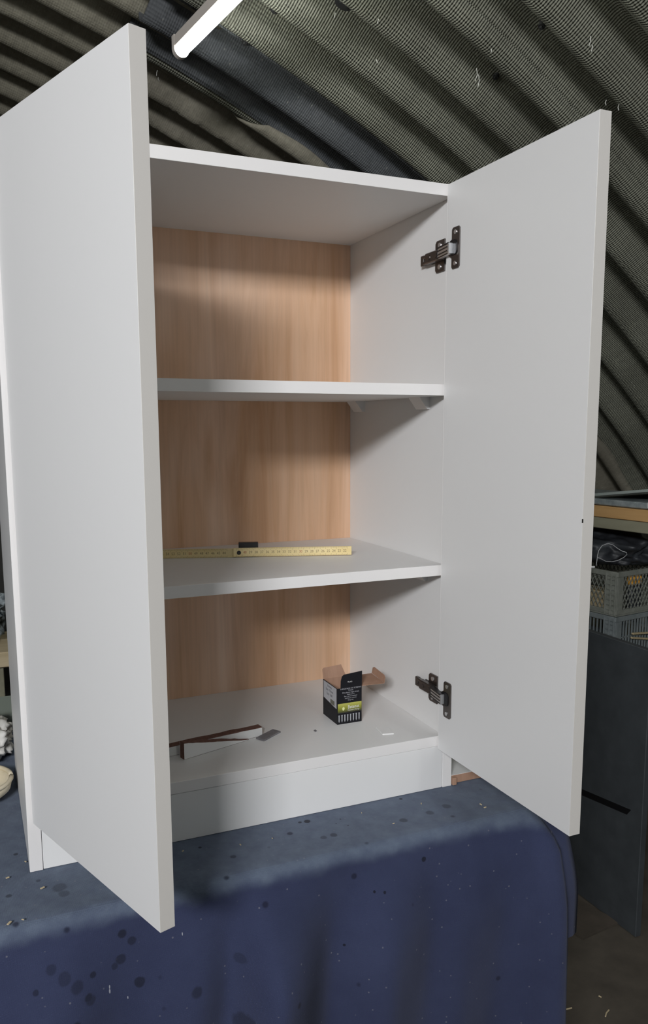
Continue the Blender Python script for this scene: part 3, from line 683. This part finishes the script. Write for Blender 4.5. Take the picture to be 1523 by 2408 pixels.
# rack behind: plank shelf with a sack
rk = tag(empty('plank_rack', (-.45, 1.60, ZF)), 'rough timber rack with one pale plank behind the cupboard at left', 'shelf')
bm = BM(); box(bm, -.75, -.14, -ZF - .100, .50, .14, -ZF - .052, .003); obj('plank', bm, TIMB, rk)
for x in (-.70, .42):
    for y in (-.12, .08):
        bm = BM(); box(bm, x, y, 0, x + .045, y + .045, -ZF - .100, .002); obj('post', bm, BEAM, rk)
bm = BM(); blob(bm, (0, 0, .10), (.20, .12, .13), 5, .22, 3.0, 8, 0.0, True); o = obj('speckled_sack', bm, SPECK, None, True); o.location = (-.16, 1.60, -.051); tag(o, 'speckled dark and white sack lying on the plank rack', 'sack')

# ------------------------------------------------------------------ right background
def hut(a, b, z): return AV * a + BV * b + Vector((0, 0, z))
# charcoal board standing on the floor
cb = tag(empty('charcoal_board', (1.57, 0.66, ZF), 0), 'large charcoal board standing upright on the floor right of the table', 'board')
bm = BM(); box(bm, .0, -.255, .002, .020, .55, .8215, .0015); bd = obj('board_face', bm, BOARD, cb)
bm = BM()
A_ = [(-.012, .338), (-.012, .318), (-.203, .340), (-.218, .361)]
prism(bm, [(y, z) for y, z in ((.20, .313), (.20, .294), (-.012, .318), (-.200, .340), (-.214, .360), (-.012, .337))], 'x', -.0006, .004)
obj('black_slot', bm, SLOT, cb)
for y0 in (-.22, .40):
    bm = BM(); box(bm, .020, y0, 0, .050, y0 + .06, .03, .002); obj('foot_block', bm, BEAM, cb)
# flat sheet on the floor
P0 = px_z(1370, 2211, ZF); P1 = px_z(1456, 2172, ZF); P2 = px_z(1318, 2180, ZF)
bm = BM(); u_ = P1 - P0; v_ = P2 - P0; u_.z = v_.z = 0; v_ = v_.normalized() * .5
u_ = u_ * 1.0
vs = [(0, 0), (u_.x, u_.y), (u_.x + v_.x, u_.y + v_.y), (v_.x, v_.y)]
prism(bm, vs, 'z', 0, .006); o = obj('floor_sheet', bm, noisy('damp_hardboard', (.050, .040, .030), (.085, .068, .052), 12, .9)); o.location = (P0.x, P0.y, ZF + .0005); tag(o, 'thin brown hardboard sheet lying on the floor before the charcoal board', 'sheet')
for i, pp in enumerate((((1318, 2374), (1332, 2375), (1344, 2372)), ((1423, 2392), (1425, 2384), (1431, 2377)), ((1407, 2344), (1410, 2345), (1413, 2347)))):
    bm = BM(); q_ = [px_z(a, b, ZF) for a, b in pp]; c_ = q_[1].copy(); tube(bm, [p - c_ + Vector((0, 0, .0022)) for p in q_], .0018, 6)
    o = obj('wood_shaving', bm, TIMB); o.location = c_; tag(o, ('pale straight wood shaving on the floor beside the cloth', 'pale bent wood shaving on the floor at bottom right', 'tiny pale wood fleck on the floor above the bent shaving')[i], 'shaving')
# bench behind the charcoal board that carries the crates, and the trestle shelf over them
CB, CA = 1.912, None
pc = CP + (FW + (1450 - 779.1) / 1921.854 * RT - (1400 - 1287.15) / 1921.854 * UP) * 2.6
ca, cbb = pc.dot(AV), pc.dot(BV)      # near corner of the crates, in hut axes
CH = 0.145; ZC1 = 0.028; ZC0 = ZC1 - CH - .004
bn = tag(empty('low_bench', hut(ca + .25, cbb + .22, ZF), -PHI), 'low timber bench carrying the stacked crates behind the charcoal board', 'bench')
bm = BM(); box(bm, -.20, -.60, ZC0 - ZF - .03, .26, .50, ZC0 - ZF - .001, .002); obj('bench_top', bm, BEAM, bn)
for x in (-.19, .20):
    for y in (-.57, .43):
        bm = BM(); box(bm, x, y, 0, x + .05, y + .05, ZC0 - ZF - .03, .002); obj('leg', bm, BEAM, bn)
def crate(z, m, label, lattice, rx=0.0):
    LX, LY, hgt, t_ = .26, .38, CH, .006      # local x = across the hut, y = along it; near corner at the origin
    root = tag(empty('crate', hut(ca, cbb, z), -PHI), label, 'crate')
    bm = BM(); box(bm, 0, 0, 0, LX, LY, .006, .001); obj('base', bm, m, root)
    for (x0, y0, x1, y1) in ((0, 0, t_, LY), (LX - t_, 0, LX, LY), (t_, 0, LX - t_, t_), (t_, LY - t_, LX - t_, LY)):
        bm = BM(); box(bm, x0 - .002, y0 - .002, hgt - .016, x1 + .002, y1 + .002, hgt, .001); obj('rim', bm, m, root)
        bm = BM(); box(bm, x0 - .001, y0 - .001, .006, x1 + .001, y1 + .001, .020, .001); obj('bottom_rail', bm, m, root)
    cw = .046
    for x0, y0 in ((0, 0), (LX - t_, 0), (0, LY - cw), (LX - t_, LY - cw)):
        bm = BM(); box(bm, x0, y0, .02, x0 + t_, y0 + cw, hgt - .016, .0005); post = obj('corner_post', bm, m, root)
        bm = BM(); xo = x0 - .0045 if x0 == 0 else x0 + t_
        for yk in (.002, .020, .040):
            box(bm, xo, y0 + yk, .004, xo + .0045, y0 + yk + .005, hgt - .004, .0005)
        for k in range(7): box(bm, xo + .001, y0 + .006, .020 + k * .0165, xo + .0035, y0 + .038, .0225 + k * .0165)
        tag(obj('corner_ribs', bm, m, post), kind='stuff')
    for x0 in (0, LX - .03):
        for y0 in (0, LY - t_):
            bm = BM(); box(bm, x0 + (t_ if x0 == 0 else 0), y0, .02, x0 + .03, y0 + t_, hgt - .016, .0005); obj('corner_post', bm, m, root)
    # pierced fields
    bm = BM()
    def bar(p, q, w_=.0022):
        p = Vector(p); q = Vector(q); d_ = q - p; L = d_.length
        mt = Matrix.Translation((p + q) / 2) @ d_.to_track_quat('Z', 'Y').to_matrix().to_4x4()
        box(bm, -w_ / 2, -w_ / 2, -L / 2, w_ / 2, w_ / 2, L / 2, 0, mt)
    zl, zh = .020, hgt - .016; hh = zh - zl
    def field(fix, s0, s1, axis):
        P3 = (lambda s, z_: (fix, s, z_)) if axis == 'y' else (lambda s, z_: (s, fix, z_))
        if lattice:
            st = .017; run = hh * .55
            for sg_ in (1, -1):
                k = s0 - run
                while k < s1 + run:
                    a0_, a1_ = (k, k + run) if sg_ > 0 else (k + run, k)
                    # clip to the field
                    lo, hi = 0.0, 1.0; dlt = a1_ - a0_
                    ta, tb_ = (s0 - a0_) / dlt, (s1 - a0_) / dlt; lo = max(lo, min(ta, tb_)); hi = min(hi, max(ta, tb_))
                    if hi - lo > .05: bar(P3(a0_ + dlt * lo, zl + hh * lo), P3(a0_ + dlt * hi, zl + hh * hi))
                    k += st
        else:
            k = s0
            while k < s1: bar(P3(k, zl), P3(k, zh), .004); k += .014
            for zz in (zl + hh * .5,): bar(P3(s0, zz), P3(s1, zz), .004)
    field(t_ / 2, cw, LY - cw, 'y'); field(LX - t_ / 2, cw, LY - cw, 'y'); field(t_ / 2, .03, LX - .03, 'x'); field(LY - t_ / 2, .03, LX - .03, 'x')
    tag(obj('pierced_mesh', bm, m, root), kind='stuff')
    return root
crate(ZC0, CRATE2, 'grey slatted plastic crate, lower of the stack behind the charcoal board', False)
crate(ZC1 - .003, CRATE, 'olive grey lattice plastic crate, upper one of the stack', True)
def inhut(name, label, cat, m, ax, bx_, z, f):
    root = tag(empty(name, hut(ca + ax, cbb + bx_, z), -PHI), label, cat); return root
r_ = inhut('tan_block', 'tan block inside the upper lattice crate', 'block', TANBLK, .20, .055, ZC1 + .0035, None)
bm = BM(); box(bm, -.035, -.15, 0, .03, .15, .062, .003); obj('block_body', bm, TANBLK, r_)
bm = BM(); box(bm, -.036, -.02, 0.0, .031, .012, .0632, .001); obj('block_band', bm, CARD, r_)
for i, (x, y) in enumerate(((.115, .035), (.150, .040))):
    r_ = tag(empty('amber_jar', hut(ca + y, cbb + x, ZC1 + .0035), -PHI), 'small dark jar with amber cap in the upper lattice crate, %s' % ('left one', 'right one')[i], 'jar')
    bm = BM(); lathe(bm, (0, 0, 0), [(.014, 0), (.015, .004), (.015, .070), (.010, .082)], 16); obj('jar_body', bm, BAG, r_, True)
    bm = BM(); lathe(bm, (0, 0, .082), [(.011, 0), (.015, .006), (.015, .022), (.010, .030)], 16); obj('jar_lid', bm, AMBER, r_)
bm = BM(); box(bm, -.06, -.004, -.003, .10, .004, .003, .001); o = obj('wood_strip', bm, TANBLK); o.location = hut(ca - .012, cbb + .125, ZC0 + .062); o.rotation_euler = (0, .18, -PHI); tag(o, 'thin tan wood strip poking from the lower crate', 'strip')
bm = BM(); box(bm, -.06, -.004, -.003, .10, .004, .003, .001); o = obj('wood_strip', bm, TANBLK); o.location = hut(ca - .013, cbb + .128, ZC0 + .080); o.rotation_euler = (0, .10, -PHI); tag(o, 'thin tan wood strip lying above the other strip at the lower crate', 'strip')
bm = BM(); blob(bm, (0, 0, .045), (.12, .19, .075), 5, .30, 1.7, 5, 0.0); o = obj('black_bag', bm, BAG, None, True); o.location = hut(ca + .21, cbb + .17, ZC1 + CH - .002); tag(o, 'crumpled black plastic bag lying on top of the crates', 'bag')
def at_px(px, py, d): return CP + (FW + (px - 779.1) / 1921.854 * RT - (py - 1287.15) / 1921.854 * UP) * d
wp = [(1401, 1331), (1403, 1318), (1404, 1308), (1407, 1295), (1415, 1283), (1428, 1278), (1440, 1281), (1452, 1290), (1462, 1296), (1472, 1299), (1474, 1304), (1466, 1311), (1452, 1318), (1438, 1321), (1424, 1320), (1412, 1314), (1404, 1311)]
p3 = [at_px(a, b, 2.575 + .03 * math.sin(i / 16 * PI)) for i, (a, b) in enumerate(wp)]
wr = tag(empty('wire_loop', p3[0]), 'loop of pale wire standing up from the black bag', 'wire')
bm = BM(); tube(bm, [p - p3[0] for p in p3], .0012, 6); obj('loop', bm, WIRE, wr, True)
bm = BM(); q0 = at_px(1376, 1333.5, 2.585) - p3[0]; q1 = at_px(1398, 1333.5, 2.575) - p3[0]; cyl(bm, q0, q1, .0035); obj('white_ferrule', bm, INKW, wr)
# trestle shelf with stacked boards above the crates
sb = cbb + .03
ts = tag(empty('trestle_shelf', hut(ca, sb, ZF), -PHI), 'weathered timber trestle shelf above the crates', 'shelf')
zt0 = at_px(1450, 1248.5, 2.6).z; zt1 = at_px(1450, 1222, 2.6).z
bm = BM(); box(bm, 0, -1.2, zt0 - ZF, .045, .90, zt1 - ZF, .002); obj('beam', bm, BEAM, ts)
bm = BM(); box(bm, .30, -1.2, zt0 - ZF, .345, .90, zt1 - ZF, .002); obj('beam', bm, BEAM, ts)
for x in (.0, .30):
    for y in (-1.15, .80):
        bm = BM(); box(bm, x, y, 0, x + .045, y + .06, zt0 - ZF, .002); obj('leg', bm, BEAM, ts)
zt2 = at_px(1450, 1193, 2.6).z
bm = BM(); box(bm, -.004, -.85, .001, .355, .62, zt2 - zt1 - .001, .002); o = obj('orange_plank', bm, TAN); o.location = hut(ca, sb, zt1); o.rotation_euler = (0, 0, -PHI); tag(o, 'thick orange brown plank lying on the trestle shelf', 'plank')
zt3 = at_px(1450, 1176, 2.6).z
fp = tag(empty('wrapped_panel', hut(ca, sb + .004, zt2 + .001), -PHI), 'silver grey wrapped panel lying on the orange plank', 'panel')
bm = BM(); box(bm, 0, -.80, 0, .33, .55, zt3 - zt2 - .003, .003); obj('wrap', bm, SILV, fp)
bm = BM(); box(bm, -.001, -.085, .004, .012, -.070, zt3 - zt2 - .001, .001); obj('tape', bm, INKW, fp)
m_ = Matrix.Identity(4)
o_ = tag(empty('leaning_panel', hut(ca + .16, sb + .01, zt3 + .002), -PHI), 'thin grey green panel tilted on top of the wrapped panel', 'panel')
bm = BM(); box(bm, 0, -.62, 0, .30, .0, .009, .001); pn = obj('panel_sheet', bm, PANEL, o_)
o_.rotation_euler = (-math.radians(7.5), 0, -PHI)
print('objects', len(bpy.data.objects))
